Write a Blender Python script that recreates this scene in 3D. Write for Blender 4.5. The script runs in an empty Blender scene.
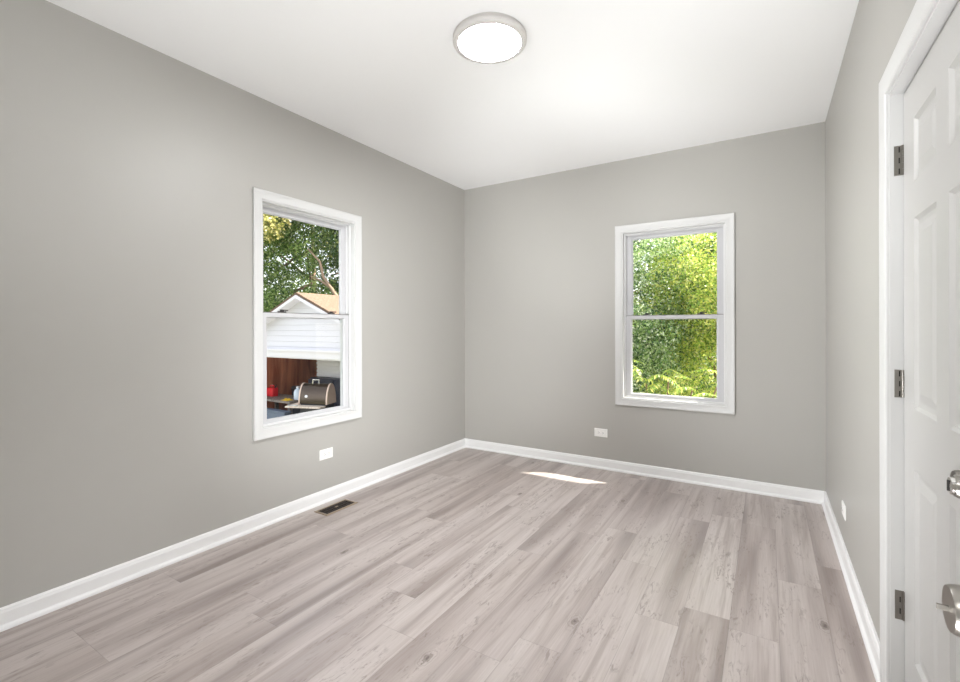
import bpy, bmesh, math, random
import numpy as np
from mathutils import Vector, Matrix
R = math.radians
PI = math.pi
S = bpy.context.scene
COL = S.collection

# ------------------------------------------------------------------ camera
CAMX, CAMY, CAMZ = 2.7204, -4.0897, 1.25
RW, RH = 3.07, 2.709            # room width, ceiling height
YF = -4.07                      # room face of the front wall (camera stands in its doorway)
FPX = 464.9
cam = bpy.data.cameras.new('camera')
cam.sensor_fit = 'HORIZONTAL'; cam.sensor_width = 36.0
cam.lens = FPX / 960 * 36
cam.shift_y = -12.75 / 960 * 1.0
cam.clip_start = 0.02; cam.clip_end = 400
camo = bpy.data.objects.new('camera', cam); COL.objects.link(camo)
camo.location = (CAMX, CAMY, CAMZ)
yaw = R(31.746)
M = Matrix.Rotation(yaw, 4, 'Z') @ Matrix.Rotation(R(90), 4, 'X') @ Matrix.Rotation(R(-0.122), 4, 'Z')
camo.rotation_euler = M.to_euler()
S.camera = camo

# ------------------------------------------------------------------ light
w = bpy.data.worlds.new('sky'); S.world = w; w.use_nodes = True
nt = w.node_tree; nt.nodes.clear()
wo = nt.nodes.new('ShaderNodeOutputWorld'); bg = nt.nodes.new('ShaderNodeBackground')
sk = nt.nodes.new('ShaderNodeTexSky'); sk.sky_type = 'NISHITA'; sk.sun_disc = False
sk.sun_elevation = R(44); sk.sun_rotation = R(58); sk.air_density = 1.0; sk.dust_density = 2.5
hs = nt.nodes.new('ShaderNodeHueSaturation'); hs.inputs['Saturation'].default_value = .3
nt.links.new(sk.outputs[0], hs.inputs['Color']); nt.links.new(hs.outputs[0], bg.inputs[0]); nt.links.new(bg.outputs[0], wo.inputs[0])
bg.inputs[1].default_value = 0.48

sun = bpy.data.lights.new('sun', 'SUN'); sun.energy = 13.0; sun.angle = R(0.6); sun.color = (1, .95, .86)
suno = bpy.data.objects.new('sun', sun); COL.objects.link(suno)
suno.rotation_euler = Vector((-.88, -.55, -1)).to_track_quat('-Z', 'Y').to_euler()

def area(name, loc, direction, sx, sy, power, col=(1, 1, 1)):
    l = bpy.data.lights.new(name, 'AREA'); l.shape = 'RECTANGLE'; l.size = sx; l.size_y = sy
    l.energy = power; l.color = col
    o = bpy.data.objects.new(name, l); COL.objects.link(o); o.location = loc
    o.rotation_euler = Vector(direction).to_track_quat('-Z', 'Y').to_euler()
    return o
# unseen fill spots near the doorway, added to even out the room's brightness
def add_fill(loc, tgt, cone, power):
    fl = bpy.data.lights.new('fill_spot', 'SPOT'); fl.energy = power; fl.spot_size = R(cone); fl.spot_blend = 1.0
    fl.shadow_soft_size = .25; fl.color = (.965, .985, 1)
    o = bpy.data.objects.new('fill_spot', fl); COL.objects.link(o); o.location = loc
    o.rotation_euler = (Vector(tgt) - Vector(loc)).to_track_quat('-Z', 'Y').to_euler()
add_fill((1.6, -3.9, .35), (1.4, .15, 2.75), 42, 235)
add_fill((.8, -3.9, .35), (3.0, -.6, 2.75), 44, 170)
add_fill((2.4, -3.9, .5), (.0, -.7, 1.15), 56, 320)
add_fill((.6, -3.9, .5), (3.1, -.9, 1.0), 50, 260)
add_fill((2.6, -3.95, .3), (2.0, -3.3, 2.7), 120, 190)
add_fill((2.6, -3.95, .6), (.2, -2.7, .05), 60, 40)
area('hall_fill', (1.9, -5.0, 2.62), (0, 0, -1), .9, .9, 30, (1, .99, .98))  # unseen area light added in the hall to lift the near end

S.view_settings.view_transform = 'Standard'
S.view_settings.look = 'None'
S.view_settings.gamma = 1.0
S.view_settings.use_curve_mapping = False
S.view_settings.exposure = 0.30
S.cycles.max_bounces = 12; S.cycles.diffuse_bounces = 8; S.cycles.glossy_bounces = 6
S.cycles.transparent_max_bounces = 16; S.cycles.transmission_bounces = 8
S.cycles.sample_clamp_indirect = 6.0
S.cycles.use_denoising = True

# ------------------------------------------------------------------ materials
def srgb(r, g, b):
    f = lambda c: c / 12.92 if c <= .04045 else ((c + .055) / 1.055) ** 2.4
    return (f(r / 255), f(g / 255), f(b / 255), 1)

class N:
    def __init__(s, name):
        s.m = bpy.data.materials.new(name); s.m.use_nodes = True
        s.t = s.m.node_tree; s.b = s.t.nodes['Principled BSDF']
    def n(s, kind, **kw):
        x = s.t.nodes.new(kind)
        for k, v in kw.items():
            if k.startswith('i_'):
                key = k[2:]
                x.inputs[int(key) if key.isdigit() else key.replace('_', ' ')].default_value = v
            else: setattr(x, k, v)
        return x
    def l(s, a, b): s.t.links.new(a, b)
    def math(s, op, a, b=None, c=None, clamp=False):
        x = s.n('ShaderNodeMath', operation=op); x.use_clamp = clamp
        for i, v in enumerate((a, b, c)):
            if v is None: continue
            if isinstance(v, (int, float)): x.inputs[i].default_value = v
            else: s.l(v, x.inputs[i])
        return x.outputs[0]
    def ramp(s, fac, stops, interp='LINEAR'):
        x = s.n('ShaderNodeValToRGB'); cr = x.color_ramp; cr.interpolation = interp
        while len(cr.elements) < len(stops): cr.elements.new(.5)
        for e, (p, c) in zip(cr.elements, stops): e.position = p; e.color = c if len(c) == 4 else (*c, 1)
        s.l(fac, x.inputs[0]); return x.outputs[0]
    def mix(s, fac, a, b, mode='MIX'):
        x = s.n('ShaderNodeMix', data_type='RGBA', blend_type=mode)
        for sock, v in ((x.inputs[0], fac), (x.inputs[6], a), (x.inputs[7], b)):
            if isinstance(v, (int, float, tuple)): sock.default_value = v
            else: s.l(v, sock)
        return x.outputs[2]

def paint(name, col, rough=.5, spec=.5, bump=0.0, bscale=200, var=0.0, metal=0.0):
    k = N(name); k.b.inputs['Roughness'].default_value = rough
    k.b.inputs['Specular IOR Level'].default_value = spec; k.b.inputs['Metallic'].default_value = metal
    tc = k.n('ShaderNodeTexCoord')
    nz = k.n('ShaderNodeTexNoise', i_Scale=3.0, i_Detail=4.0); k.l(tc.outputs['Object'], nz.inputs['Vector'])
    c2 = tuple(c * (1 - var) for c in col[:3]) + (1,)
    k.l(k.mix(nz.outputs['Fac'], col, c2), k.b.inputs['Base Color'])
    if bump:
        n2 = k.n('ShaderNodeTexNoise', i_Scale=bscale, i_Detail=3.0); k.l(tc.outputs['Object'], n2.inputs['Vector'])
        bp = k.n('ShaderNodeBump', i_Strength=bump, i_Distance=.002)
        k.l(n2.outputs['Fac'], bp.inputs['Height']); k.l(bp.outputs[0], k.b.inputs['Normal'])
    return k.m

WALLC = srgb(180, 178, 173)
M_wall = paint('grey_wall_paint', WALLC, .42, .45, .12, 260, .03)
M_ceil = paint('white_ceiling_paint', srgb(246, 246, 246), .9, .2, .15, 180, .01)
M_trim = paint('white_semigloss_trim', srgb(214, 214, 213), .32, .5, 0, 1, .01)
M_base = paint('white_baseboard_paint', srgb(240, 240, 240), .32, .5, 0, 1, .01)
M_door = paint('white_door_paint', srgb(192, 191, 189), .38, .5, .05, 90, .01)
M_vinyl = paint('white_window_vinyl', srgb(220, 220, 220), .35, .5)
M_nickel = paint('satin_nickel', srgb(150, 146, 140), .3, .5, 0, 1, .1, 1.0)
M_chrome = paint('bright_chrome', srgb(215, 213, 210), .12, .5, 0, 1, .05, 1.0)
M_dark = paint('dark_slot', srgb(24, 22, 21), .7, .3)
M_sash_shade = paint('shaded_sash_vinyl', srgb(200, 200, 202), .35, .5)  # window vinyl greyed: the sashes' backlit shade is put into the colour
M_strip = paint('grey_gap_shade', srgb(128, 126, 124), .8, .3)  # grey that stands in for the dark gap round each sash
M_lock = paint('dark_lock_metal', srgb(52, 50, 50), .45, .5)
M_plate = paint('white_outlet_plastic', srgb(244, 243, 240), .35, .5)
M_bronze = paint('brown_register_metal', srgb(48, 35, 27), .45, .5, 0, 1, .2, .4)
M_tan = paint('tan_register_rim', srgb(160, 143, 122), .4, .5, 0, 1, .2, .3)
M_lampw = paint('white_lamp_metal', srgb(212, 209, 206), .4, .5)

# glass: thin architectural pane
k = N('window_glass'); k.t.nodes.remove(k.b)
out = k.t.nodes['Material Output']
tr = k.n('ShaderNodeBsdfTransparent'); tr.inputs[0].default_value = (.97, .97, .97, 1)
gl = k.n('ShaderNodeBsdfGlossy'); gl.inputs['Roughness'].default_value = .02
fr = k.n('ShaderNodeFresnel', i_IOR=1.45); mx = k.n('ShaderNodeMixShader')
k.l(fr.outputs[0], mx.inputs[0]); k.l(tr.outputs[0], mx.inputs[1]); k.l(gl.outputs[0], mx.inputs[2])
k.l(mx.outputs[0], out.inputs[0]); M_glass = k.m

# lamp diffuser
k = N('lamp_diffuser_glow'); k.b.inputs['Base Color'].default_value = (.9, .9, .88, 1)
k.b.inputs['Emission Color'].default_value = (.985, .99, 1, 1); k.b.inputs['Emission Strength'].default_value = 122
M_glow = k.m

# floor planks
def floor_mat():
    k = N('grey_oak_plank_floor')
    PW, PL, X0 = .1785, 1.22, .081
    g = k.n('ShaderNodeNewGeometry'); sp = k.n('ShaderNodeSeparateXYZ'); k.l(g.outputs['Position'], sp.inputs[0])
    X, Y = sp.outputs[0], sp.outputs[1]
    rx = k.math('DIVIDE', k.math('SUBTRACT', X, X0), PW)
    row = k.math('FLOOR', rx); fx = k.math('FRACT', rx)
    rn = k.n('ShaderNodeTexWhiteNoise', noise_dimensions='1D'); k.l(row, rn.inputs['W'])
    # per-row end-joint positions (rows 0..16)
    seam = {3: -2.80, 4: -1.66, 6: -2.42, 7: -2.64, 8: -1.74, 10: -2.41, 2: -2.12, 1: -.9, 0: -1.7, 5: -1.0, 9: -1.35, 11: -1.55, 12: -2.0, 13: -.62, 14: -1.9, 15: -1.35, 16: -2.3}
    st = [(0.0, (.3,) * 3)]
    for r in range(17):
        st.append(((r + 1 - .5) / 20, (((seam[r] / PL) % 1.0),) * 3))
    off = k.ramp(k.math('DIVIDE', k.math('ADD', row, 1.0), 20.0), st, 'CONSTANT')
    ry = k.math('SUBTRACT', k.math('DIVIDE', Y, PL), off)
    pl = k.math('FLOOR', ry); fy = k.math('FRACT', ry)
    cb = k.n('ShaderNodeCombineXYZ'); k.l(row, cb.inputs[0]); k.l(pl, cb.inputs[1])
    wn = k.n('ShaderNodeTexWhiteNoise', noise_dimensions='3D'); k.l(cb.outputs[0], wn.inputs['Vector'])
    idc = wn.outputs['Color']; idv = wn.outputs['Value']
    # plank-local coordinates shifted per plank
    sh = k.n('ShaderNodeVectorMath', operation='MULTIPLY_ADD'); k.l(idc, sh.inputs[0]); sh.inputs[1].default_value = (37, 53, 71); k.l(g.outputs['Position'], sh.inputs[2])
    def noise(sx, sy, det=3, rough=.55, dist=0.0, typ=None):
        mp = k.n('ShaderNodeMapping'); mp.inputs['Scale'].default_value = (sx, sy, 1); k.l(sh.outputs[0], mp.inputs[0])
        nz = k.n('ShaderNodeTexNoise', i_Scale=1.0, i_Detail=float(det), i_Roughness=rough, i_Distortion=dist); k.l(mp.outputs[0], nz.inputs['Vector'])
        return nz.outputs['Fac']
    broad = noise(8, .55, 2, .45, .3)
    mid = noise(22, 1.1, 3, .55, .5)
    fine = noise(170, 5, 3, .6, .2)
    c = k.ramp(broad, [(.30, srgb(156, 146, 142)), (.42, srgb(180, 170, 166)), (.53, srgb(196, 187, 183)), (.72, srgb(206, 198, 194))])
    c = k.mix(k.ramp(mid, [(.34, (.6,) * 3), (.48, (0,) * 3)]), c, srgb(163, 151, 145))
    f2 = k.ramp(fine, [(.3, srgb(236, 233, 231)), (.7, srgb(255, 255, 255))])
    c = k.mix(.8, c, f2, 'MULTIPLY')
    # per-plank tone
    tone = k.ramp(idv, [(0, srgb(244, 242, 241)), (.5, srgb(250, 249, 249)), (1, srgb(255, 255, 255))])
    c = k.mix(1.0, c, tone, 'MULTIPLY')
    # flecks: short dark strokes clustered by a large mask
    fl = noise(60, 13, 4, .65, 1.2); msk = noise(9, 4.5, 2, .5, .5)
    flk = k.math('MULTIPLY', k.ramp(fl, [(.53, (0,) * 3), (.64, (1,) * 3)]), k.ramp(msk, [(.47, (0,) * 3), (.60, (1,) * 3)]), clamp=True)
    c = k.mix(k.math('MULTIPLY', flk, .58), c, srgb(126, 114, 108))
    # knots with rings
    mp = k.n('ShaderNodeMapping'); mp.inputs['Scale'].default_value = (5.2, 2.4, 1); k.l(sh.outputs[0], mp.inputs[0])
    vo = k.n('ShaderNodeTexVoronoi', i_Scale=1.0, i_Randomness=1.0); k.l(mp.outputs[0], vo.inputs['Vector'])
    vsp = k.n('ShaderNodeSeparateXYZ'); k.l(vo.outputs['Color'], vsp.inputs[0])
    pick = k.math('GREATER_THAN', vsp.outputs[0], .55)
    dn = k.math('ADD', vo.outputs['Distance'], k.math('MULTIPLY', k.math('SUBTRACT', noise(40, 18, 3, .6, 1.0), .5), .14))
    core = k.ramp(dn, [(.03, (1,) * 3), (.085, (.0,) * 3)])
    ring = k.math('MULTIPLY', k.ramp(k.math('SINE', k.math('MULTIPLY', dn, 120.0)), [(.2, (0,) * 3), (.9, (1,) * 3)]), k.ramp(dn, [(.1, (.55,) * 3), (.2, (0,) * 3)]))
    kn = k.math('MULTIPLY', k.math('ADD', k.math('MULTIPLY', core, .75), k.math('MULTIPLY', ring, .6)), pick, clamp=True)
    c = k.mix(kn, c, srgb(108, 97, 90))
    # joints
    ex = k.math('MULTIPLY', k.math('MINIMUM', fx, k.math('SUBTRACT', 1.0, fx)), PW)
    ey = k.math('MULTIPLY', k.math('MINIMUM', fy, k.math('SUBTRACT', 1.0, fy)), PL)
    e = k.math('MINIMUM', ex, ey)
    jm = k.ramp(k.math('MULTIPLY', e, 100), [(.06, (1,) * 3), (.17, (0,) * 3)])
    c = k.mix(k.math('MULTIPLY', jm, .28), c, srgb(95, 86, 80))
    k.l(c, k.b.inputs['Base Color'])
    k.l(k.math('ADD', k.math('MULTIPLY', fine, .14), .29), k.b.inputs['Roughness'])
    k.b.inputs['Specular IOR Level'].default_value = .5
    bp = k.n('ShaderNodeBump', i_Strength=.25, i_Distance=.001)
    k.l(k.math('SUBTRACT', fine, jm), bp.inputs['Height']); k.l(bp.outputs[0], k.b.inputs['Normal'])
    return k.m
M_floor = floor_mat()

def siding_mat(name, col, pitch=.1):
    k = N(name); g = k.n('ShaderNodeNewGeometry'); sp = k.n('ShaderNodeSeparateXYZ'); k.l(g.outputs['Position'], sp.inputs[0])
    f = k.math('FRACT', k.math('DIVIDE', sp.outputs[2], pitch))
    k.b.inputs['Base Color'].default_value = col; k.b.inputs['Roughness'].default_value = .55
    bp = k.n('ShaderNodeBump', i_Strength=1.0, i_Distance=.02); bp.invert = True
    k.l(f, bp.inputs['Height']); k.l(bp.outputs[0], k.b.inputs['Normal'])
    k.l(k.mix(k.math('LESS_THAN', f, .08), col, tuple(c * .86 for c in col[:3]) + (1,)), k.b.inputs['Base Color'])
    return k.m
M_siding = siding_mat('white_lap_siding', srgb(222, 220, 226), .11)
M_wtrim = paint('white_exterior_trim', srgb(232, 230, 234), .5, .4, 0, 1, .03)
def wood_mat(name, c1, c2, sx=18, sz=1.2):
    k = N(name); tc = k.n('ShaderNodeTexCoord'); mp = k.n('ShaderNodeMapping'); mp.inputs['Scale'].default_value = (sx, sx, sz)
    k.l(tc.outputs['Object'], mp.inputs[0]); nz = k.n('ShaderNodeTexNoise', i_Scale=1.0, i_Detail=5.0, i_Distortion=.6); k.l(mp.outputs[0], nz.inputs['Vector'])
    k.l(k.ramp(nz.outputs['Fac'], [(.35, c1), (.65, c2)]), k.b.inputs['Base Color']); k.b.inputs['Roughness'].default_value = .7
    return k.m
M_brown = wood_mat('red_brown_boards', srgb(150, 82, 58), srgb(208, 132, 98), 7, .9)
M_bench = wood_mat('weathered_bench_wood', srgb(92, 84, 80), srgb(140, 128, 118), 20, 20)
M_pale = wood_mat('pale_shelf_wood', srgb(205, 188, 170), srgb(236, 224, 210), 20, 8)
def shingle_mat():
    k = N('tan_orange_shingles'); tc = k.n('ShaderNodeTexCoord')
    br = k.n('ShaderNodeTexBrick', i_Scale=5.0); br.inputs['Color1'].default_value = srgb(126, 107, 92)
    br.inputs['Color2'].default_value = srgb(116, 98, 84); br.inputs['Mortar'].default_value = srgb(96, 78, 68)
    br.inputs['Mortar Size'].default_value = .015
    sp = k.n('ShaderNodeSeparateXYZ'); k.l(tc.outputs['Object'], sp.inputs[0]); cb = k.n('ShaderNodeCombineXYZ')
    k.l(sp.outputs[1], cb.inputs[0]); k.l(sp.outputs[0], cb.inputs[1]); k.l(cb.outputs[0], br.inputs['Vector'])
    k.l(br.outputs['Color'], k.b.inputs['Base Color']); k.b.inputs['Roughness'].default_value = 1; k.b.inputs['Specular IOR Level'].default_value = 0
    return k.m
M_shingle = shingle_mat()
def leaf_mat(name, stops, trans=.5):
    k = N(name); g = k.n('ShaderNodeNewGeometry')
    c = k.ramp(g.outputs['Random Per Island'], stops)
    k.l(c, k.b.inputs['Base Color']); k.b.inputs['Roughness'].default_value = .3
    tl = k.n('ShaderNodeBsdfTranslucent'); k.l(c, tl.inputs[0])
    mx = k.n('ShaderNodeMixShader', i_0=trans); k.l(k.b.outputs[0], mx.inputs[1]); k.l(tl.outputs[0], mx.inputs[2])
    k.l(mx.outputs[0], k.t.nodes['Material Output'].inputs[0])
    return k.m
M_leafY = leaf_mat('yellow_green_leaves', [(0, srgb(80, 116, 58)), (.25, srgb(158, 190, 92)), (.6, srgb(222, 232, 124)), (.88, srgb(250, 240, 150)), (1, srgb(252, 248, 214))], .5)
M_leafG = leaf_mat('fresh_green_leaves', [(0, srgb(52, 88, 58)), (.3, srgb(118, 156, 98)), (.62, srgb(192, 214, 140)), (.86, srgb(232, 240, 208)), (1, srgb(250, 250, 240))], .45)
M_leafM = leaf_mat('mid_green_leaves', [(0, srgb(62, 92, 48)), (.5, srgb(120, 152, 76)), (.85, srgb(170, 190, 110)), (1, srgb(214, 220, 160))], .45)
M_leafD = leaf_mat('deep_green_leaves', [(0, srgb(58, 86, 50)), (.6, srgb(100, 132, 72)), (.9, srgb(150, 170, 96)), (1, srgb(206, 200, 120))], .4)
M_leafT = leaf_mat('golden_tip_leaves', [(0, srgb(116, 134, 70)), (.35, srgb(190, 188, 108)), (.8, srgb(228, 214, 146)), (1, srgb(246, 238, 200))], .35)
M_bark = paint('grey_brown_bark', srgb(150, 128, 108), .85, .2, .6, 30, .3)
M_grass = paint('lawn_green', srgb(120, 128, 96), .9, .2, .5, 40, .3)
M_conc = paint('pale_concrete', srgb(186, 182, 176), .85, .2, .3, 60, .1)
M_steel = paint('stainless_grill_steel', srgb(100, 88, 78), .2, .5, 0, 1, .5, .9)
M_copper = paint('copper_tinted_end_cap', srgb(246, 220, 202), .45, .5, 0, 1, .25, .1)
M_black = paint('black_enamel', srgb(34, 35, 42), .4, .5)
M_navy = paint('dark_blue_plastic', srgb(44, 48, 66), .5, .5, 0, 1, .2)
M_red = paint('red_plastic', srgb(216, 32, 44), .4, .5)
M_jug = paint('pale_blue_white_plastic', srgb(208, 222, 236), .4, .5)
M_yel = paint('yellow_cloth', srgb(232, 190, 58), .9, .2, .3, 60, .2)
M_blueg = paint('blue_grey_plastic', srgb(92, 106, 126), .5, .5, 0, 1, .2)

# ------------------------------------------------------------------ mesh helpers
def link(name, bm, mat, parent=None, smooth=None, bevel=0.0, loc=None):
    me = bpy.data.meshes.new(name)
    bmesh.ops.recalc_face_normals(bm, faces=bm.faces[:])
    bm.to_mesh(me); bm.free()
    for m_ in (mat if isinstance(mat, (list, tuple)) else [mat]): me.materials.append(m_)
    o = bpy.data.objects.new(name, me); COL.objects.link(o)
    if parent is not None: o.parent = parent
    if loc: o.location = loc
    if smooth:
        for p in me.polygons: p.use_smooth = True
        try: me.set_sharp_from_angle(angle=R(smooth))
        except Exception: pass
    if bevel:
        b = o.modifiers.new('bevel', 'BEVEL'); b.width = bevel; b.segments = 2; b.limit_method = 'ANGLE'; b.angle_limit = R(40)
    return o
def empty(name, loc=(0, 0, 0), rz=0.0):
    o = bpy.data.objects.new(name, None); COL.objects.link(o); o.location = loc; o.rotation_euler = (0, 0, rz)
    o.empty_display_size = .1; return o
def thing(o, label, cat, group=None):
    o['label'] = label; o['category'] = cat
    if group: o['group'] = group
    return o
def struct(o, label=None, cat=None):
    o['kind'] = 'structure'
    if label: o['label'] = label
    if cat: o['category'] = cat
    return o
def box(bm, a, b, mi=0):
    x0, y0, z0 = (min(a[i], b[i]) for i in range(3)); x1, y1, z1 = (max(a[i], b[i]) for i in range(3))
    v = [bm.verts.new(p) for p in ((x0, y0, z0), (x1, y0, z0), (x1, y1, z0), (x0, y1, z0), (x0, y0, z1), (x1, y0, z1), (x1, y1, z1), (x0, y1, z1))]
    for f in ((0, 3, 2, 1), (4, 5, 6, 7), (0, 1, 5, 4), (1, 2, 6, 5), (2, 3, 7, 6), (3, 0, 4, 7)):
        bm.faces.new([v[i] for i in f]).material_index = mi
def boxes(*bs):
    bm = bmesh.new()
    for a, b in bs: box(bm, a, b)
    return bm
def tube(bm, pts, r, seg=8, cap=True):
    pts = [Vector(p) for p in pts]; rs = r if isinstance(r, (list, tuple)) else [r] * len(pts)
    loops = []; ref = None
    for i, p in enumerate(pts):
        d = (pts[min(i + 1, len(pts) - 1)] - pts[max(i - 1, 0)]).normalized()
        if ref is None: ref = d.orthogonal().normalized()
        u = (ref - d * ref.dot(d)).normalized(); ref = u; v = d.cross(u)
        loops.append([bm.verts.new(p + (u * math.cos(2 * PI * j / seg) + v * math.sin(2 * PI * j / seg)) * rs[i]) for j in range(seg)])
    for a, b in zip(loops, loops[1:]):
        for j in range(seg): bm.faces.new((a[j], a[(j + 1) % seg], b[(j + 1) % seg], b[j]))
    if cap: bm.faces.new(loops[0][::-1]); bm.faces.new(loops[-1])
def lathe(bm, prof, mat=Matrix(), seg=32, cap0=True, cap1=True):
    loops = []
    for r, z in prof:
        loops.append([bm.verts.new(mat @ Vector((r * math.cos(2 * PI * j / seg), r * math.sin(2 * PI * j / seg), z))) for j in range(seg)])
    for a, b in zip(loops, loops[1:]):
        for j in range(seg): bm.faces.new((a[j], a[(j + 1) % seg], b[(j + 1) % seg], b[j]))
    if cap0: bm.faces.new(loops[0][::-1])
    if cap1: bm.faces.new(loops[-1])
def frame(bm, mp, a0, a1, b0, b1, prof, open_bottom=False, k0=1.0, k1=1.0):
    """mitred moulding round the rectangle a0..a1 x b0..b1; prof = closed list of (outward offset, height above the plane)"""
    cs = [(a0, b0, -1, -k0), (a0, b1, -1, k1), (a1, b1, 1, k1), (a1, b0, 1, -k0)]
    if open_bottom: cs[0] = (a0, b0, -1, 0); cs[3] = (a1, b0, 1, 0)
    L = [[bm.verts.new(mp(a + sa * o, b + sb * o, t)) for o, t in prof] for a, b, sa, sb in cs]
    n = len(prof); rng = range(3) if open_bottom else range(4)
    for i in rng:
        A, B = L[i], L[(i + 1) % 4]
        for j in range(n): bm.faces.new((A[j], A[(j + 1) % n], B[(j + 1) % n], B[j]))
    if open_bottom: bm.faces.new(L[0]); bm.faces.new(L[3][::-1])
def extrude_profile(bm, prof, p0, p1, out, m0=0.0, m1=0.0):
    """profile (depth, z) swept p0->p1, depth measured along `out`; m0/m1: mitre shift along the path per unit depth"""
    p0, p1, out = Vector(p0), Vector(p1), Vector(out); d = (p1 - p0).normalized()
    A = [bm.verts.new(p0 + out * t + Vector((0, 0, z)) + d * m0 * t) for t, z in prof]
    B = [bm.verts.new(p1 + out * t + Vector((0, 0, z)) - d * m1 * t) for t, z in prof]
    n = len(prof)
    for j in range(n): bm.faces.new((A[j], A[(j + 1) % n], B[(j + 1) % n], B[j]))
    bm.faces.new(A[::-1]); bm.faces.new(B)

# ------------------------------------------------------------------ room shell
WT = .14
WZL, WZB = (.612, 2.069), (.639, 2.079)        # window openings, bottom and top
WMEET = 1.345
LY0, LY1 = -2.320, -1.537                      # left window
BX0, BX1 = 1.645, 2.447                        # back window
DY0, DY1, DZ = -2.86, -2.022, 2.045            # closet door rough opening in the right wall
EX0, EX1 = 2.205, 3.010                        # entry opening in the front wall
HALLY = -6.0

def wall(name, axis, c0, c1, s0, s1, holes):
    """wall slab between c0..c1 across `axis`, running s0..s1; holes = (a0, a1, z0, z1)"""
    bm = bmesh.new()
    A = sorted({s0, s1, *[h[0] for h in holes], *[h[1] for h in holes]}); Z = sorted({0, RH, *[h[2] for h in holes], *[h[3] for h in holes]})
    P = {}
    def vt(i, j, s):
        key = (i, j, s)
        if key not in P:
            c = (c0, c1)[s]; P[key] = bm.verts.new((c, A[i], Z[j]) if axis == 'x' else (A[i], c, Z[j]))
        return P[key]
    solid = lambda i, j: 0 <= i < len(A) - 1 and 0 <= j < len(Z) - 1 and not any(h[0] <= A[i] and A[i + 1] <= h[1] and h[2] <= Z[j] and Z[j + 1] <= h[3] for h in holes)
    for i in range(len(A) - 1):
        for j in range(len(Z) - 1):
            if not solid(i, j): continue
            for s in (0, 1): bm.faces.new([vt(i, j, s), vt(i + 1, j, s), vt(i + 1, j + 1, s), vt(i, j + 1, s)])
            if not solid(i - 1, j): bm.faces.new([vt(i, j, 0), vt(i, j + 1, 0), vt(i, j + 1, 1), vt(i, j, 1)])
            if not solid(i + 1, j): bm.faces.new([vt(i + 1, j, 0), vt(i + 1, j + 1, 0), vt(i + 1, j + 1, 1), vt(i + 1, j, 1)])
            if not solid(i, j - 1): bm.faces.new([vt(i, j, 0), vt(i + 1, j, 0), vt(i + 1, j, 1), vt(i, j, 1)])
            if not solid(i, j + 1): bm.faces.new([vt(i, j + 1, 0), vt(i + 1, j + 1, 0), vt(i + 1, j + 1, 1), vt(i, j + 1, 1)])
    return struct(link(name, bm, M_wall))
wall('wall_left', 'x', -WT, 0, HALLY, 0, [(LY0, LY1, *WZL)])
wall('wall_back', 'y', 0, WT, -WT, RW + WT, [(BX0, BX1, *WZB)])
wall('wall_right', 'x', RW, RW + WT, HALLY, 0, [(DY0, DY1, 0, DZ)])
wall('wall_front', 'y', YF - WT, YF, 0, RW, [(EX0, EX1, 0, 2.05)])
wall('wall_hall', 'y', HALLY - WT, HALLY, -WT, RW + WT, [])
struct(link('floor', boxes(((-WT, HALLY - WT, -.12), (RW + WT + .9, WT, 0))), M_floor))
struct(link('ceiling', boxes(((-WT, HALLY - WT, RH), (RW + WT, WT, RH + .12))), M_ceil))
struct(link('wall_closet', boxes(((RW + WT + .62, DY0 - .3, 0), (RW + WT + .68, DY1 + .3, RH)), ((RW + WT, DY0 - .36, 0), (RW + WT + .68, DY0 - .3, RH)),
       ((RW + WT, DY1 + .3, 0), (RW + WT + .68, DY1 + .36, RH)), ((RW + WT, DY0 - .36, RH), (RW + WT + .68, DY1 + .36, RH + .1))), M_wall))

BB = [(0, 0), (.027, 0), (.027, .007), (.024, .013), (.017, .018), (.015, .022), (.015, .070), (.012, .078), (.0115, .083), (.007, .0895), (0, .0895)]
def baseboard(name, p0, p1, out, m0, m1):
    bm = bmesh.new(); extrude_profile(bm, BB, p0, p1, out, m0, m1)
    return struct(link(name, bm, M_base))
baseboard('baseboard_left', (0, YF, 0), (0, 0, 0), (1, 0, 0), 1, 1)
baseboard('baseboard_back', (0, 0, 0), (RW, 0, 0), (0, -1, 0), 1, 1)
baseboard('baseboard_right', (RW, 0, 0), (RW, -2.000, 0), (-1, 0, 0), 1, 0)
baseboard('baseboard_right_near', (RW, -2.935, 0), (RW, YF, 0), (-1, 0, 0), 0, 1)
baseboard('baseboard_front', (EX0 - .075, YF, 0), (0, YF, 0), (0, 1, 0), 0, 1)

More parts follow.
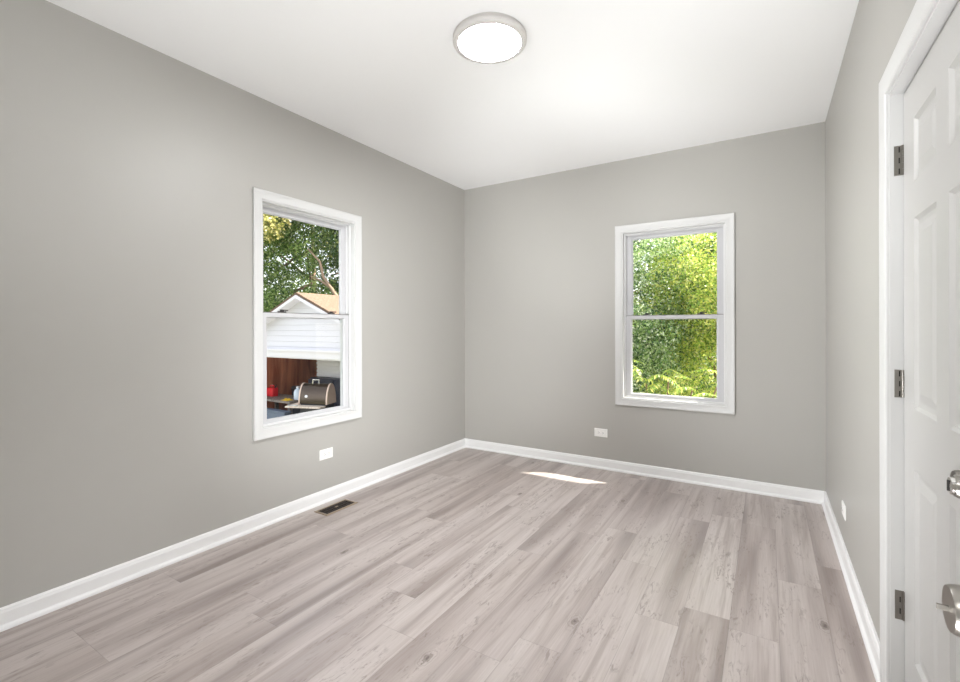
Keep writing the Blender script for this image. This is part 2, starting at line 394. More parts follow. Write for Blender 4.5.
# ------------------------------------------------------------------ windows
def window(name, label, mp, a0, a1, WZ0, WZ1):
    """mp(a, z, t): a along the wall, t towards the room (negative = outwards)"""
    root = struct(empty(name, mp(a0, WZ0, 0)), label, 'window'); inv = root.location.copy()
    def part(nm, bm, m_, parent=root, **kw):
        bmesh.ops.translate(bm, verts=bm.verts[:], vec=-inv) 
        return link(nm, bm, m_, parent, **kw)
    CAS = [(0, 0), (0, .010), (.006, .0125), (.014, .0115), (.040, .0155), (.047, .019), (.056, .019), (.058, .017), (.058, 0)]
    bm = bmesh.new(); frame(bm, mp, a0, a1, WZ0, WZ1, CAS); part('casing', bm, M_trim, smooth=25)
    # jamb return then vinyl master frame with stepped tracks
    J = [(0, -.034), (0, .004), (-.009, .004), (-.009, -.034)]
    bm = bmesh.new(); frame(bm, mp, a0, a1, WZ0, WZ1, J); part('jamb_liner', bm, M_trim)
    F = [(0, -.034), (-.022, -.034), (-.022, -.041), (-.016, -.041), (-.016, -.070), (-.024, -.070), (-.024, -.075), (-.018, -.075), (-.018, -.105), (-.032, -.105), (-.032, -.128), (0, -.128)]
    bm = bmesh.new(); frame(bm, mp, a0, a1, WZ0, WZ1, F); part('window_frame', bm, M_vinyl)
    # upper sash sits in the outer track, lower sash in the inner one
    def sash(nm, z0, z1, t0, t1, w_, top, bot):
        g0, g1 = a0 + .0185, a1 - .0185
        bm = bmesh.new()
        tm = (t0 + t1) / 2
        P = [(0, t1), (-w_ + .010, t1), (-w_ + .006, t1 - .004), (-w_ + .004, tm + .004), (-w_, tm + .003), (-w_, tm - .005), (-w_ + .004, t0 + .003), (-w_ + .01, t0), (0, t0)]
        # stiles and rails as a mitred frame (rails trimmed to their own widths)
        frame(bm, mp, g0, g1, z0, z1, P, False, bot / w_, top / w_)
        o = part(nm, bm, M_sash_shade)
        ws = bmesh.new(); frame(ws, mp, g0, g1, z0, z1, [(-.0002, t1 + .0006), (-.0048, t1 + .0006), (-.0048, t1 - .002), (-.0002, t1 - .002)])  # thin strip drawn as the dark gap line between sash and frame
        bmesh.ops.translate(ws, verts=ws.verts[:], vec=-inv); link('gap_shade_strip', ws, M_strip, o)
        gb = bmesh.new()
        c = [mp(a, z, tm) for a, z in ((g0 + w_ - .004, z0 + .01), (g1 - w_ + .004, z0 + .01), (g1 - w_ + .004, z1 - .01), (g0 + w_ - .004, z1 - .01))]
        c2 = [mp(a, z, tm - .004) for a, z in ((g0 + w_ - .004, z0 + .01), (g1 - w_ + .004, z0 + .01), (g1 - w_ + .004, z1 - .01), (g0 + w_ - .004, z1 - .01))]
        gb.faces.new([gb.verts.new(p) for p in c])
        bmesh.ops.translate(gb, verts=gb.verts[:], vec=-inv)
        link('glass_pane', gb, M_glass, o)
        return o
    w_ = .054
    sash('upper_sash', WMEET - .024, WZ1 - .018, -.103, -.077, w_, .043, .034)
    lo = sash('lower_sash', WZ0 + .014, WMEET + .014, -.068, -.043, w_, .036, .034)
    for f_ in (.24, .77):                                            # cam locks on the meeting rail
        ac = a0 + (a1 - a0) * f_; bm = bmesh.new()
        def bx(a_, b_, z_, y_, s_, t_):
            p, q = mp(a_, z_, s_), mp(b_, y_, t_); box(bm, p, q)
        bx(ac - .028, ac + .028, WMEET + .014, WMEET + .022, -.066, -.048)
        bx(ac - .012, ac + .012, WMEET + .022, WMEET + .034, -.064, -.050)
        bx(ac - .008, ac + .042, WMEET + .026, WMEET + .033, -.060, -.046)
        bmesh.ops.translate(bm, verts=bm.verts[:], vec=-inv)
        link('sash_lock', bm, M_lock, lo, bevel=.002)
    # exterior sill nosing
    bm = bmesh.new(); box(bm, mp(a0 - .04, WZ0 - .05, -WT - .05), mp(a1 + .04, WZ0 - .005, -WT + .001))
    part('window_sill', bm, M_wtrim)
    return root
window('window_1', 'white double-hung window on the left wall, looking out at the white garage', lambda a, z, t: Vector((t, a, z)), LY0, LY1, *WZL)
window('window_2', 'white double-hung window on the back wall, filled with sunlit green leaves', lambda a, z, t: Vector((a, -t, z)), BX0, BX1, *WZB)

# ------------------------------------------------------------------ doors
def slab_bm(width, height, cols, rows, thick):
    """six-panel slab in local (a = 0..width from hinge, z, t: 0 = room face, -thick = back)"""
    bm = bmesh.new()
    A = sorted({0, width, *[c for p in cols for c in p]}); Z = sorted({0, height, *[c for p in rows for c in p]})
    def V(a, z, t): return bm.verts.new((a, z, t))
    for side in (0, 1):
        sg = -1 if side == 0 else 1; base = 0 if side == 0 else -thick
        for i in range(len(A) - 1):
            for j in range(len(Z) - 1):
                a0, a1, z0, z1 = A[i], A[i + 1], Z[j], Z[j + 1]
                if (a0, a1) in cols and (z0, z1) in rows:
                    rings = [(0, 0), (.010, .009), (.020, .010), (.026, .0095), (.052, .003)]
                    prev = None
                    for ins, dep in rings:
                        r_ = [V(x, y, base + sg * dep) for x, y in ((a0 + ins, z0 + ins), (a1 - ins, z0 + ins), (a1 - ins, z1 - ins), (a0 + ins, z1 - ins))]
                        if prev:
                            for q in range(4): bm.faces.new((prev[q], prev[(q + 1) % 4], r_[(q + 1) % 4], r_[q]))
                        prev = r_
                    bm.faces.new(prev)
                else:
                    bm.faces.new([V(a0, z0, base), V(a1, z0, base), V(a1, z1, base), V(a0, z1, base)])
    for p in (((0, 0), (width, 0)), ((width, 0), (width, height)), ((width, height), (0, height)), ((0, height), (0, 0))):
        (a, z), (b, y) = p; bm.faces.new([V(a, z, 0), V(b, y, 0), V(b, y, -thick), V(a, z, -thick)])
    bmesh.ops.remove_doubles(bm, verts=bm.verts[:], dist=1e-5)
    return bm
def remap(bm, fn):
    for v in bm.verts: v.co = fn(*v.co)
    return bm
DCAS = [(0, 0), (0, .009), (.004, .012), (.012, .0105), (.034, .0125), (.044, .017), (.056, .0185), (.066, .018), (.071, .016), (.073, .013), (.073, 0)]

# closet door: closed, hinged at its far edge
DX = RW + .034                                   # room face of the slab
d1 = struct(empty('door_1', (RW, -2.041, 0)), 'white six-panel door on the right wall, hinged at its far edge', 'door')
def dpart(nm, bm, m_, parent, **kw):
    bmesh.ops.translate(bm, verts=bm.verts[:], vec=-Vector((RW, -2.041, 0))); return link(nm, bm, m_, parent, **kw)
mpd = lambda a, z, t: Vector((RW - t, a, z))
bm = bmesh.new(); frame(bm, mpd, DY0 + .016, DY1 - .016, 0, DZ - .010, DCAS, True); dpart('casing', bm, M_trim, d1, smooth=25)
bm = bmesh.new(); frame(bm, mpd, DY0 + .019, DY1 - .019, 0, DZ - .019, [(0, 0.001), (.019, 0.001), (.019, -WT), (0, -WT)], True); dpart('door_frame', bm, M_trim, d1)
bm = bmesh.new(); frame(bm, mpd, DY0 + .019, DY1 - .019, 0, DZ - .019, [(0, -.071), (-.012, -.071), (-.012, -.105), (0, -.105)], True); dpart('door_stop', bm, M_trim, d1)
PW1 = (DY1 - .019) - (DY0 + .019) - .006
cols = [(.124, .349), (.449, .674)]; rows = [(.204, .803), (.990, 1.579), (1.692, 1.887)]
bm = remap(slab_bm(PW1, 2.010, cols, rows, .035), lambda a, z, t: Vector((DX - t, DY1 - .022 - a, z + .008)))
s1 = dpart('door_slab', bm, M_door, d1)
for hz, hh in ((1.804, .099), (1.063, .092), (.327, .096)):
    bm = bmesh.new(); yj = DY1 - .019
    box(bm, (RW + .010, yj - .0022, hz - hh / 2), (RW + .0335, yj + .001, hz + hh / 2))
    h_ = dpart('hinge', bm, M_nickel, d1, bevel=.0008)
    bm = bmesh.new()
    for q in range(5):
        z_ = hz - hh / 2 + hh * q / 5
        tube(bm, [(RW + .0315, yj - .0045, z_ + .0006), (RW + .0315, yj - .0045, z_ + hh / 5 - .0006)], .0034, 10)
    dpart('hinge_knuckle', bm, M_nickel, h_, smooth=40)
    bm = bmesh.new()
    for dz_ in ((-.20, .20) if hz < .5 else (-.36, 0, .36)):
        box(bm, (RW + .0215, yj - .0032, hz + dz_ * hh - .009), (RW + .0245, yj - .0021, hz + dz_ * hh + .009))
    dpart('hinge_screw', bm, M_dark, h_)
def knob_bm(c, direction):
    """tulip knob on a rose; c on the door face, direction = outwards"""
    bm = bmesh.new(); q = Vector((0, 0, 1)).rotation_difference(Vector(direction)).to_matrix().to_4x4(); mt = Matrix.Translation(c) @ q
    lathe(bm, [(.033, 0), (.033, .004), (.029, .009), (.016, .012), (.0125, .016), (.0125, .024), (.022, .027), (.0292, .033), (.0285, .044), (.0262, .058), (.0245, .0612)], mt, 36)
    return bm
bm = knob_bm((DX, DY0 + .085, .932), (-1, 0, 0)); dpart('door_knob', bm, M_nickel, s1, smooth=35)

# entry door: stands open at the camera's right, only its knob and deadbolt reach into the view
EXF = 2.955; EYH = -4.112                         # face x, hinge y
d2 = struct(empty('door_2', (EXF + .035, EYH, 0)), 'open white entry door at the right edge, brushed metal knob and deadbolt', 'door')
def epart(nm, bm, m_, parent, **kw):
    bmesh.ops.translate(bm, verts=bm.verts[:], vec=-Vector((EXF + .035, EYH, 0))); return link(nm, bm, m_, parent, **kw)
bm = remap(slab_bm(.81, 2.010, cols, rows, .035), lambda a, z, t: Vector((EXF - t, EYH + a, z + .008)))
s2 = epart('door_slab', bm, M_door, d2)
KY = -3.364
kb = epart('door_knob', knob_bm((EXF, KY, .932), (-1, 0, 0)), M_nickel, s2, smooth=35)
bm = bmesh.new(); box(bm, (EXF - .0715, KY - .0016, .932 - .003), (EXF - .060, KY + .0016, .932 + .003)); epart('turn_button', bm, M_nickel, kb, bevel=.0006)
bm = bmesh.new(); mt = Matrix.Translation((EXF, KY + .001, 1.071)) @ Matrix.Rotation(R(-90), 4, 'Y')
lathe(bm, [(.030, 0), (.030, .006), (.0265, .010), (.0195, .022), (.0140, .034), (.0128, .0535), (.0115, .0565)], mt, 36)
db = epart('deadbolt', bm, M_nickel, s2, smooth=35)
bm = bmesh.new(); lathe(bm, [(.0100, .0565), (.0095, .0600), (.004, .0608)], mt, 24); epart('keyhole_face', bm, M_chrome, db, smooth=35)
bm = bmesh.new(); box(bm, (EXF - .0620, KY + .001 - .0012, 1.071 - .006), (EXF - .0606, KY + .001 + .0012, 1.071 + .006)); epart('keyway', bm, M_dark, db)
mpe = lambda a, z, t: Vector((a, YF + t, z))
bm = bmesh.new(); frame(bm, mpe, EX0 + .016, EX1 - .016, 0, 2.04, DCAS[:1] + [(min(o_, .070), t_) for o_, t_ in DCAS[1:]], True); epart('casing', bm, M_trim, d2, smooth=25)
bm = bmesh.new(); frame(bm, mpe, EX0 + .019, EX1 - .019, 0, 2.031, [(0, .001), (.019, .001), (.019, -WT), (0, -WT)], True); epart('door_frame', bm, M_trim, d2)

# ------------------------------------------------------------------ ceiling light
LX, LYc = 1.546, -2.094
cl = thing(empty('ceiling_light', (LX, LYc, RH)), 'round white flush-mount ceiling light, glowing', 'ceiling light')
def lp(prof, nm, m_, sm=40, c0=True, c1=True):
    bm = bmesh.new(); lathe(bm, prof, Matrix(), 72, c0, c1); return link(nm, bm, m_, cl, smooth=sm)
lp([(.172, -.0005), (.172, -.018), (.160, -.021)], 'lamp_base', M_lampw)
lp([(.168, -.018), (.180, -.019), (.184, -.023), (.184, -.036), (.180, -.042), (.168, -.046), (.157, -.045), (.154, -.040)], 'lamp_rim', M_lampw, 40, False, False)
lp([(.1545, -.038), (.1535, -.042), (.12, -.0432), (.06, -.0436), (.002, -.044)], 'lamp_diffuser', M_glow)

# ------------------------------------------------------------------ outlets and floor register
def outlet(label, mp):
    """mp(a, b, t): a horizontal, b vertical, t out of the wall"""
    base = mp(0, 0, 0); o = thing(empty('wall_outlet', base), label, 'outlet', 'sideways wall outlets near the floor')
    def f(a, b, t): return mp(a, b, t) - base
    bm = bmesh.new(); W_, H_ = .0585, .0365
    rings = [(0, 0), (0, .003), (.004, .0058)]; pv = None
    for ins, t in rings:
        r_ = [bm.verts.new(f(x, y, t)) for x, y in ((-W_ + ins, -H_ + ins), (W_ - ins, -H_ + ins), (W_ - ins, H_ - ins), (-W_ + ins, H_ - ins))]
        if pv:
            for q in range(4): bm.faces.new((pv[q], pv[(q + 1) % 4], r_[(q + 1) % 4], r_[q]))
        pv = r_
    bm.faces.new(pv); link('outlet_plate', bm, M_plate, o)
    for s_ in (-1, 1):
        bm = bmesh.new(); pts = []
        for q in range(20):
            t = 2 * PI * q / 20; a = s_ * .0195 + max(-.0125, min(.0125, .0168 * math.cos(t))); pts.append((a, .0150 * math.sin(t)))
        lo_ = [bm.verts.new(f(a, b, .0056)) for a, b in pts]; hi = [bm.verts.new(f(a, b, .0078)) for a, b in pts]
        for q in range(20): bm.faces.new((lo_[q], lo_[(q + 1) % 20], hi[(q + 1) % 20], hi[q]))
        bm.faces.new(hi); rc = link('receptacle', bm, M_plate, o)
        bm = bmesh.new()
        for b_, hw in ((.0062, .0036), (-.0062, .0030)):
            box(bm, f(s_ * .0195 - hw, b_ - .0009, .0076), f(s_ * .0195 + hw, b_ + .0009, .0081))
        box(bm, f(s_ * .0195 + .0065, -.002, .0076), f(s_ * .0195 + .0100, .002, .0081))
        link('slots', bm, M_dark, rc)
    bm = bmesh.new(); p = f(0, 0, .0057); q_ = (f(0, 0, .0075) - p)
    lathe(bm, [(.003, 0), (.0022, .0012)], Matrix.Translation(p) @ Vector((0, 0, 1)).rotation_difference(q_).to_matrix().to_4x4(), 12)
    link('plate_screw', bm, M_plate, o)
    return o
outlet('sideways white outlet on the left wall under the left window', lambda a, b, t: Vector((t, -1.815 + a, .343 + b)))
outlet('sideways white outlet on the back wall left of the window', lambda a, b, t: Vector((1.455 + a, -t, .317 + b)))
outlet('sideways white outlet on the right wall between the corner and the door', lambda a, b, t: Vector((RW - t, -.93 + a, .266 + b)))

vt = thing(empty('floor_register', (.154, -1.854, 0)), 'brown metal floor vent register set in the plank floor by the left baseboard', 'floor vent')
bm = bmesh.new(); frame(bm, lambda a, b, t: Vector((a, b, t)), -.048, .048, -.122, .122, [(0, -.001), (0, .004), (.004, .0055), (.014, .004), (.017, .0005), (.017, -.001)])
link('register_rim', bm, M_tan, vt)
bm = boxes(((-.050, -.124, -.0), (.050, .124, .0008))); link('duct_opening', bm, M_dark, vt)
for q in range(3):
    bm = bmesh.new(); xx = -.030 + q * .030
    box(bm, (xx - .004, -.122, .001), (xx + .004, .122, .0035)); link('louver', bm, M_bronze, vt)
bm = bmesh.new()
for q in range(17):
    yy = -.112 + q * .014; box(bm, (-.048, yy - .0018, .001), (.048, yy + .0018, .0028))
link('louver_grid', bm, M_bronze, vt)
bm = boxes(((-.006, -.012, .003), (.006, .012, .0065))); link('damper_lever', bm, M_tan, vt)

# ------------------------------------------------------------------ outside
GZ = -1.42
struct(link('ground', boxes(((-45, -20, GZ - .3), (30, 45, GZ))), M_grass))
struct(link('trim_eave', boxes(((-.9, WT, 2.43), (RW + 1.2, .86, 2.60)), ((-.9, -7, 2.83), (RW + 1.2, .86, 2.95))), M_wtrim))
struct(link('foundation_wall', boxes(((-WT, HALLY - WT, GZ), (RW + WT, WT, -.12))), M_conc))
struct(link('driveway', boxes(((-9, -1.5, GZ - .02), (-2.4, 1.90, GZ + .012))), M_conc))

# garage: front in the plane y = GY
GY, GXA, GAP = 1.91, -5.04, 1.905               # front plane, apex x, apex z
GHW, SL = 2.45, .415; GEZ = GAP - GHW * SL; GD = 5.6
DOZ, DOX0, DOX1 = .665, GXA - 2.3, GXA + 1.6     # door opening
gr = thing(empty('garage', (GXA, GY, GZ)), 'white sided detached garage with orange-tan roof, seen through the left window', 'garage')
def gp(nm, bm, m_, parent=gr, **kw):
    bmesh.ops.translate(bm, verts=bm.verts[:], vec=-Vector((GXA, GY, GZ))); return link(nm, bm, m_, parent, **kw)
x0, x1 = GXA - GHW, GXA + GHW
bm = bmesh.new()
def prism(bm, pts, y0, y1):
    A = [bm.verts.new((x, y0, z)) for x, z in pts]; B = [bm.verts.new((x, y1, z)) for x, z in pts]
    n = len(pts)
    for i in range(n): bm.faces.new((A[i], A[(i + 1) % n], B[(i + 1) % n], B[i]))
    bm.faces.new(A); bm.faces.new(B[::-1])
prism(bm, [(x0, .80), (x1, .80), (x1, GEZ), (GXA, GAP - .02), (x0, GEZ)], GY, GY + .12)
box(bm, (x0, GY, GZ), (DOX0, GY + .12, .80)); box(bm, (DOX1, GY, GZ), (x1, GY + .12, .80))
gp('front_wall', bm, M_siding)
bm = boxes(((x0, GY + .12, GZ), (x0 + .1, GY + GD, GEZ)), ((x1 - .1, GY + .12, GZ), (x1, GY + GD, GEZ))); prism(bm, [(x0, GZ), (x1, GZ), (x1, GEZ), (GXA, GAP - .02), (x0, GEZ)], GY + GD, GY + GD + .1)
gp('side_wall', bm, M_siding)
bm = boxes(((x0 + .101, GY + .13, GZ), (x0 + .14, GY + GD, GEZ)), ((x0 + .1, GY + GD - .05, GZ), (x1 - .1, GY + GD - .001, GEZ)),
           ((x0 + .14, GY + 2.6, GZ), (GXA - .55, GY + 2.66, GEZ)))
gp('interior_boards', bm, M_brown)
bm = boxes(((DOX0 - .12, GY - .085, .80), (DOX1 + .12, GY + .001, .83)), ((DOX0 - .10, GY - .022, .672), (DOX1 + .10, GY + .12, .80)), ((DOX0 - .10, GY - .02, GZ), (DOX0, GY + .12, .672)), ((DOX1, GY - .02, GZ), (DOX1 + .10, GY + .12, .672)))
gp('door_trim', bm, M_wtrim)
bm = boxes(((DOX0, GY + .06, .640), (DOX1, GY + .11, .662))); box(bm, (DOX0, GY + .10, .662), (DOX1, GY + 2.3, .70)); gp('overhead_door', bm, M_wtrim)
def slope(sgn, ext, z_off, th, y0, y1):
    a = (GXA, GAP + z_off); b = (GXA + sgn * (GHW + ext), GAP + z_off - SL * (GHW + ext))
    bm = bmesh.new(); prism(bm, [a, b, (b[0], b[1] + th), (a[0], a[1] + th)], y0, y1); return bm
for sg in (-1, 1): gp('roof_slope', slope(sg, .25, 0, .05, GY - .22, GY + GD + .2), M_shingle)
for sg in (-1, 1): gp('rake_board', slope(sg, .25, -.065, .06, GY - .24, GY - .205), M_wtrim)
for sg in (-1, 1): gp('soffit', slope(sg, .22, -.045, .04, GY - .20, GY - .001), M_wtrim)
bm = boxes(((GXA - .62, GY - .02, GAP - .40), (GXA + .62, GY - .001, GAP - .365)))
gp('gable_trim', bm, M_wtrim)
struct(link('garage_floor', boxes(((x0 + .15, GY + .13, GZ), (x1 - .1, GY + GD - .1, GZ + .015))), M_conc))

# --- things in the garage mouth
FZ = GZ + .015
def legs(root, pts, r, z0, z1, m_, sq=True):
    for x, y in pts:
        bm = bmesh.new()
        if sq: box(bm, (x - r, y - r, z0), (x + r, y + r, z1))
        else: tube(bm, [(x, y, z0), (x, y, z1)], r, 10)
        link('leg', bm, m_, root)
wb = thing(empty('workbench', (-6.56, 2.52, FZ)), 'grey wooden workbench at the left of the garage opening', 'workbench')
BH = -.305 - FZ
link('bench_top', boxes(((-.74, -.33, BH - .05), (.62, .33, BH))), M_bench, wb, bevel=.004)
legs(wb, [(-.69, -.27), (.56, -.27), (-.69, .27), (.56, .27)], .035, 0, BH - .05, M_bench)
link('lower_shelf', boxes(((-.72, -.29, .25), (.58, .29, .28))), M_bench, wb)

bin_ = thing(empty('storage_bin', (-6.35, 2.08, FZ)), 'blue-grey lidded plastic storage bin in front of the workbench', 'storage bin')
bm = bmesh.new(); pv = None
for (hx, hy, z) in ((.46, .05, 0), (.50, .07, .88)):
    r_ = [bm.verts.new(p) for p in ((-hx, -hy, z), (hx, -hy, z), (hx, hy, z), (-hx, hy, z))]
    if pv:
        for q in range(4): bm.faces.new((pv[q], pv[(q + 1) % 4], r_[(q + 1) % 4], r_[q]))
    else: bm.faces.new(r_[::-1])
    pv = r_
bm.faces.new(pv); link('bin_body', bm, M_blueg, bin_, bevel=.01)
link('bin_lid', boxes(((-.52, -.085, .88), (.52, .085, .915))), M_blueg, bin_, bevel=.01)

jg = thing(empty('plastic_jug', (-6.04, 2.48, -.305)), 'pale blue-white plastic jug standing on the workbench', 'jug')
bm = bmesh.new(); lathe(bm, [(.075, 0), (.088, .01), (.088, .17), (.07, .215), (.034, .24), (.034, .262)], Matrix(), 20); link('jug_body', bm, M_jug, jg, smooth=40)
bm = bmesh.new(); lathe(bm, [(.040, .258), (.040, .285), (.036, .29)], Matrix(), 20); link('jug_cap', bm, M_wtrim, jg, smooth=40)
rc = thing(empty('fuel_can', (-6.99, 2.50, -.305)), 'red plastic fuel can standing at the left end of the workbench', 'fuel can')
bm = boxes(((-.12, -.08, 0), (.12, .08, .20))); link('can_body', bm, M_red, rc, bevel=.025)
bm = bmesh.new(); tube(bm, [(-.08, 0, .19), (-.06, 0, .245), (.05, 0, .245), (.07, 0, .19)], .013, 10); link('can_handle', bm, M_red, rc, smooth=50)
bm = bmesh.new(); tube(bm, [(.09, 0, .18), (.14, 0, .25), (.17, 0, .27)], [.018, .012, .010], 10); link('can_spout', bm, M_black, rc, smooth=50)
yc = bmesh.new()
random.seed(4)
GN = 12; vv = [[yc.verts.new((-6.26 + .22 * i / GN, 2.20 + .17 * j / GN, -.303 + .055 * (math.sin(i * .9) * math.cos(j * .8) * .5 + .5) * math.sin(PI * i / GN) * math.sin(PI * j / GN) + .002)) for j in range(GN + 1)] for i in range(GN + 1)]
for i in range(GN):
    for j in range(GN): yc.faces.new((vv[i][j], vv[i + 1][j], vv[i + 1][j + 1], vv[i][j + 1]))
yo = link('cloth', yc, M_yel, smooth=60); md = yo.modifiers.new('solid', 'SOLIDIFY'); md.thickness = .006
thing(yo, 'crumpled yellow cloth on the front edge of the workbench', 'cloth')

# barbecue grill
bq = thing(empty('barbecue_grill', (-5.18, 2.30, FZ), R(20)), 'steel barrel-lid barbecue grill at the garage opening, right of the workbench', 'barbecue grill')
HZ = -.30 - FZ                                  # rim height above floor
bm = bmesh.new(); HW, HR = .29, .18; ARC = 18
ls = []
for x in (-HW, HW):
    ls.append([bm.verts.new((x, -HR * math.cos(PI * j / ARC), HZ + .02 + .40 * math.sin(PI * j / ARC))) for j in range(ARC + 1)])
for j in range(ARC): bm.faces.new((ls[0][j], ls[0][j + 1], ls[1][j + 1], ls[1][j]))
bm.faces.new((ls[0][0], ls[1][0], ls[1][ARC], ls[0][ARC]))
link('hood', bm, M_steel, bq, smooth=60)
for sx in (-1, 1):
    bm = bmesh.new(); a = [bm.verts.new((sx * HW, -HR * 1.03 * math.cos(PI * j / ARC), HZ + .015 + .415 * math.sin(PI * j / ARC))) for j in range(ARC + 1)]
    b = [bm.verts.new((sx * (HW + .03), v.co.y, v.co.z)) for v in a]
    for j in range(ARC): bm.faces.new((a[j], a[j + 1], b[j + 1], b[j]))
    bm.faces.new((a[0], b[0], b[-1], a[-1]))
    bm.faces.new(b); bm.faces.new(a[::-1]); link('end_cap', bm, M_copper, bq)
bm = bmesh.new(); tube(bm, [(-.07, -.05, HZ + .41), (-.07, -.05, HZ + .50), (.07, -.05, HZ + .50), (.07, -.05, HZ + .41)], .013, 10); link('lid_handle', bm, M_chrome, bq, smooth=50)
bm = bmesh.new(); lathe(bm, [(.03, 0), (.03, .006), (.02, .008)], Matrix.Translation((-.15, -.166, HZ + .17)) @ Matrix.Rotation(R(78), 4, 'X'), 20); link('thermometer', bm, M_chrome, bq, smooth=40)
bm = boxes(((-HW, -.17, HZ - .18), (HW, .17, HZ + .015))); link('firebox', bm, M_black, bq, bevel=.02)
link('front_shelf', boxes(((-.48, -.40, HZ - .03), (.30, -.20, HZ))), M_pale, bq, bevel=.004)
link('side_shelf', boxes(((-.50, -.19, HZ - .03), (-.33, .20, HZ))), M_pale, bq, bevel=.004)
legs(bq, [(-.25, -.14), (.25, -.14), (-.25, .14), (.25, .14)], .022, 0, HZ - .17, M_black)
bm = bmesh.new(); tube(bm, [(-.47, -.15, HZ + .012), (-.44, -.35, HZ + .012), (-.22, -.36, HZ + .014)], [.010, .008, .014], 8)
thing(link('grill_tongs', bm, M_chrome, smooth=50), 'shiny metal tongs lying on the pale side shelf of the grill', 'tongs')
bpy.data.objects['grill_tongs'].matrix_world = bq.matrix_basis.copy()

dr = thing(empty('plastic_drum', (-6.86, 3.16, FZ)), 'dark plastic drum standing behind the workbench in the garage', 'drum')
bm = bmesh.new(); lathe(bm, [(.17, 0), (.19, .03), (.20, .45), (.19, .48), (.20, .51), (.20, .95), (.19, 1.20)], Matrix(), 24); link('drum_body', bm, M_navy, dr, smooth=40)
bm = bmesh.new(); lathe(bm, [(.205, 1.19), (.205, 1.25), (.19, 1.27), (.02, 1.28)], Matrix(), 24); link('drum_lid', bm, M_black, dr, smooth=40)
sc_ = thing(empty('storage_cabinet', (-5.72, 3.45, FZ)), 'dark blue cabinet behind the grill in the garage', 'cabinet')
link('cabinet_body', boxes(((-.80, -.28, 0), (.95, .28, 1.50))), M_navy, sc_, bevel=.01)
for sx in (-1, 1):
    dd = link('cabinet_door', boxes(((.05 + sx * .46 - .43, -.305, .06), (.05 + sx * .46 + .43, -.281, 1.46))), M_navy, sc_, bevel=.006)
    link('handle', boxes(((.05 + sx * .08 - .01, -.33, .8), (.05 + sx * .08 + .01, -.306, .95))), M_chrome, dd)
sp_ = thing(empty('slatted_panel', (-5.92, 3.42, FZ + 1.502)), 'white slatted panel resting on top of the blue cabinet', 'panel')
link('panel_back', boxes(((-.62, -.02, 0), (.95, .02, .46))), M_wtrim, sp_)
for q in range(5):
    link('slat', boxes(((-.62, -.045, .01 + q * .092), (.95, -.021, .075 + q * .092))), M_wtrim, sp_, bevel=.004)

# ------------------------------------------------------------------ trees
rng = np.random.default_rng(7)
def leaves_mesh(name, centres, radii, n, size, mat, parent, droop=.3, shell=.7):
    """n folded leaves scattered in ellipsoid clumps"""
    C = np.array(centres, float); Rr = np.array(radii, float)
    wts = (Rr.prod(axis=1)) ** (2 / 3); wts /= wts.sum(); idx = rng.choice(len(C), n, p=wts)
    d = rng.normal(size=(n, 3)); d /= np.linalg.norm(d, axis=1)[:, None]
    rad = shell + (1 - shell) * rng.random(n) ** .6
    rad *= 1 + .12 * rng.normal(size=n)
    P = C[idx] + d * Rr[idx] * rad[:, None]
    ax = rng.normal(size=(n, 3)); ax[:, 2] -= droop; ax /= np.linalg.norm(ax, axis=1)[:, None]
    nn = rng.normal(size=(n, 3)) * .8 + d * .6 + np.array([0, 0, .7]); sd = np.cross(ax, nn); sd /= np.linalg.norm(sd, axis=1)[:, None] + 1e-9
    nn = np.cross(sd, ax)
    L = size * (.7 + .6 * rng.random(n)); Wd = L * .30
    base = P; tip = P + ax * L[:, None]; m = P + ax * (L * .45)[:, None]
    l_ = m + sd * Wd[:, None] + nn * (Wd * .35)[:, None]; r_ = m - sd * Wd[:, None] + nn * (Wd * .35)[:, None]
    V = np.stack([base, l_, tip, r_], 1).reshape(-1, 3)
    me = bpy.data.meshes.new(name); me.vertices.add(4 * n); me.vertices.foreach_set('co', V.ravel().astype(np.float32))
    i0 = np.arange(n) * 4
    F = np.stack([i0, i0 + 1, i0 + 2, i0, i0 + 2, i0 + 3], 1).reshape(-1)
    me.loops.add(6 * n); me.loops.foreach_set('vertex_index', F.astype(np.int32))
    me.polygons.add(2 * n); me.polygons.foreach_set('loop_start', (np.arange(2 * n) * 3).astype(np.int32))
    me.update(); me.validate(); me.materials.append(mat)
    o = bpy.data.objects.new(name, me); COL.objects.link(o); o.parent = parent
    return o
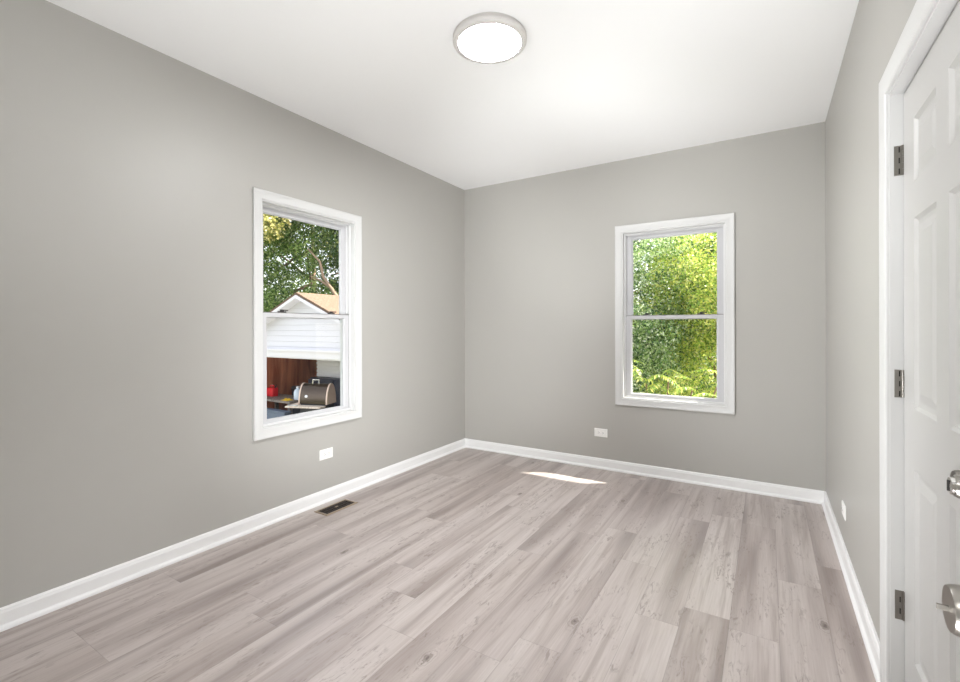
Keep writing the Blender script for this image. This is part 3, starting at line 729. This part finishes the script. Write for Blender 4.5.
def tree(label, cat, base, height, spread, clumps, n, size, mat, branches=6, trunk_r=.09, group=None, zlo=.0, name='leafy_tree', seed=1, fol_off=(0, 0)):
    rs = np.random.default_rng(seed)
    root = thing(empty(name, base), label, cat, group)
    bm = bmesh.new(); tp = []
    for i in range(6): tp.append((fol_off[0] * .3 * i / 5 + .05 * math.sin(i * 1.7 + seed), fol_off[1] * .3 * i / 5 + .05 * math.cos(i * 2.1 + seed), height * .85 * i / 5))
    tube(bm, tp, [trunk_r * (1 - .14 * i) for i in range(6)], 10); link('trunk', bm, M_bark, root, smooth=60)
    cs, rr = [], []
    for i in range(clumps):
        a = rs.random() * 2 * PI; q = math.sqrt(rs.random()); z = zlo + (height - zlo) * rs.random()
        cs.append((fol_off[0] + spread[0] * q * math.cos(a), fol_off[1] + spread[1] * q * math.sin(a), z)); s_ = .28 + .3 * rs.random(); rr.append((s_ * spread[2], s_ * spread[2], s_ * spread[2] * .8))
    for i in range(branches):
        c = Vector(cs[i]); b0 = Vector(tp[2 + i % 3]); bm = bmesh.new(); mid = (b0 + c) / 2 + Vector((0, 0, .12))
        tube(bm, [b0, mid, c], [trunk_r * .45, trunk_r * .3, trunk_r * .12], 7); link('branch', bm, M_bark, root, smooth=60)
    leaves_mesh('foliage', cs, rr, n, size, mat, root)
    return root
G2 = 'leafy trees outside the back window'
tree('yellow-green sunlit tree at the right of the back window view', 'tree', (2.10, 4.5, GZ), 4.6, (.85, .7, .8), 64, 62000, .044, M_leafY, group=G2, zlo=.9, seed=3, fol_off=(-.05, -.8))
tree('fresh green leafy tree filling the left of the back window view', 'tree', (.60, 4.3, GZ), 4.7, (.9, .7, .8), 64, 66000, .040, M_leafG, group=G2, zlo=.8, seed=5, fol_off=(.2, -.9))
tree('deep green tree standing behind the sunlit ones outside the back window', 'tree', (1.3, 6.4, GZ), 6.2, (2.8, .8, 1.6), 56, 40000, .09, M_leafD, group=G2, zlo=.8, seed=9)
G1 = 'tall trees behind the garage'
t_ = tree('big green tree with a bare forked limb behind the garage roof', 'tree', (-9.75, 7.95, GZ), 9.4, (2.0, 1.3, 1.9), 60, 52000, .12, M_leafD, 6, .17, G1, zlo=1.5, seed=21, fol_off=(-1.4, 1.9))
def limb(pts, r):
    bm = bmesh.new(); o = Vector((-9.75, 7.95, GZ)); tube(bm, [Vector(p) - o for p in pts], r, 8); link('branch', bm, M_bark, t_, smooth=60)
limb([(-9.75, 7.95, 1.3), (-10.65, 7.6, 2.40), (-10.97, 7.6, 2.75), (-11.40, 7.6, 3.18), (-11.57, 7.6, 3.75), (-12.25, 7.6, 4.30)], [.10, .075, .065, .055, .045, .025])
limb([(-10.97, 7.6, 2.75), (-11.50, 7.55, 3.05), (-12.10, 7.6, 3.25)], [.05, .04, .02])
tree('paler green tree behind the left slope of the garage roof', 'tree', (-15.4, 10.6, GZ), 9.4, (2.6, 1.4, 1.8), 72, 62000, .12, M_leafM, 7, .18, G1, zlo=1.8, seed=23, fol_off=(.6, -1.6))
tree('yellow-tipped tree showing at the top left of the left window', 'tree', (-16.7, 6.2, GZ), 8.4, (.9, .9, 1.2), 11, 3000, .13, M_leafT, 5, .12, G1, zlo=6.5, seed=29, fol_off=(2.6, .2))
tree('dark tree rising behind the ridge of the garage roof', 'tree', (-8.6, 11.2, GZ), 10.0, (2.6, 1.5, 2.0), 72, 62000, .13, M_leafD, 7, .2, G1, zlo=1.2, seed=31)

# arching compound-leaved shoots low outside the back window
sm = thing(empty('sumac_shrub', (1.62, 2.35, GZ)), 'yellow-green shrub with arching feather-like fronds, low outside the back window', 'shrub', None)
rs = np.random.default_rng(2)
bm = bmesh.new()
for q in range(5):
    tube(bm, [(.05 * q - .1, 0, 0), (.12 * q - .3, -.03, .9), (.28 * q - .55, -.05, 1.88 + .06 * (q % 3))], [.022, .016, .010], 7)
link('stem', bm, M_bark, sm, smooth=60)
for q in range(14):
    bm = bmesh.new(); bx_ = (q % 5) * .28 - .55 + rs.normal() * .04; bz_ = 1.84 + .10 * (q % 4) + rs.normal() * .05; ang = rs.random() * 2 * PI if q > 6 else (-.3 + rs.normal() * .5 if q % 2 else PI + .3 + rs.normal() * .5)
    ln = .42 + .2 * rs.random(); dx, dy = math.cos(ang), math.sin(ang) * .6; pts = []
    for i in range(15):
        f = i / 14; pts.append(Vector((bx_ + dx * ln * f, -.05 + dy * ln * f, bz_ + .30 * f - .42 * f * f)))
    tube(bm, pts, [.004 * (1 - .6 * i / 14) for i in range(15)], 5)
    for i in range(2, 15):
        d_ = (pts[i] - pts[i - 1]).normalized(); sd = d_.cross(Vector((0, 0, 1))).normalized()
        for sgn in (-1, 1):
            L_ = .105 * (1 - abs(i / 14 - .5) * .9); tip = pts[i] + (sd * sgn * .9 + d_ * .35 + Vector((0, 0, -.35))) * L_; m_ = (pts[i] + tip) / 2; u_ = d_ * .014
            bm.faces.new([bm.verts.new(v_) for v_ in (pts[i], m_ + u_ + Vector((0, 0, .006)), tip, m_ - u_ + Vector((0, 0, .006)))])
    link('frond', bm, M_leafY, sm)
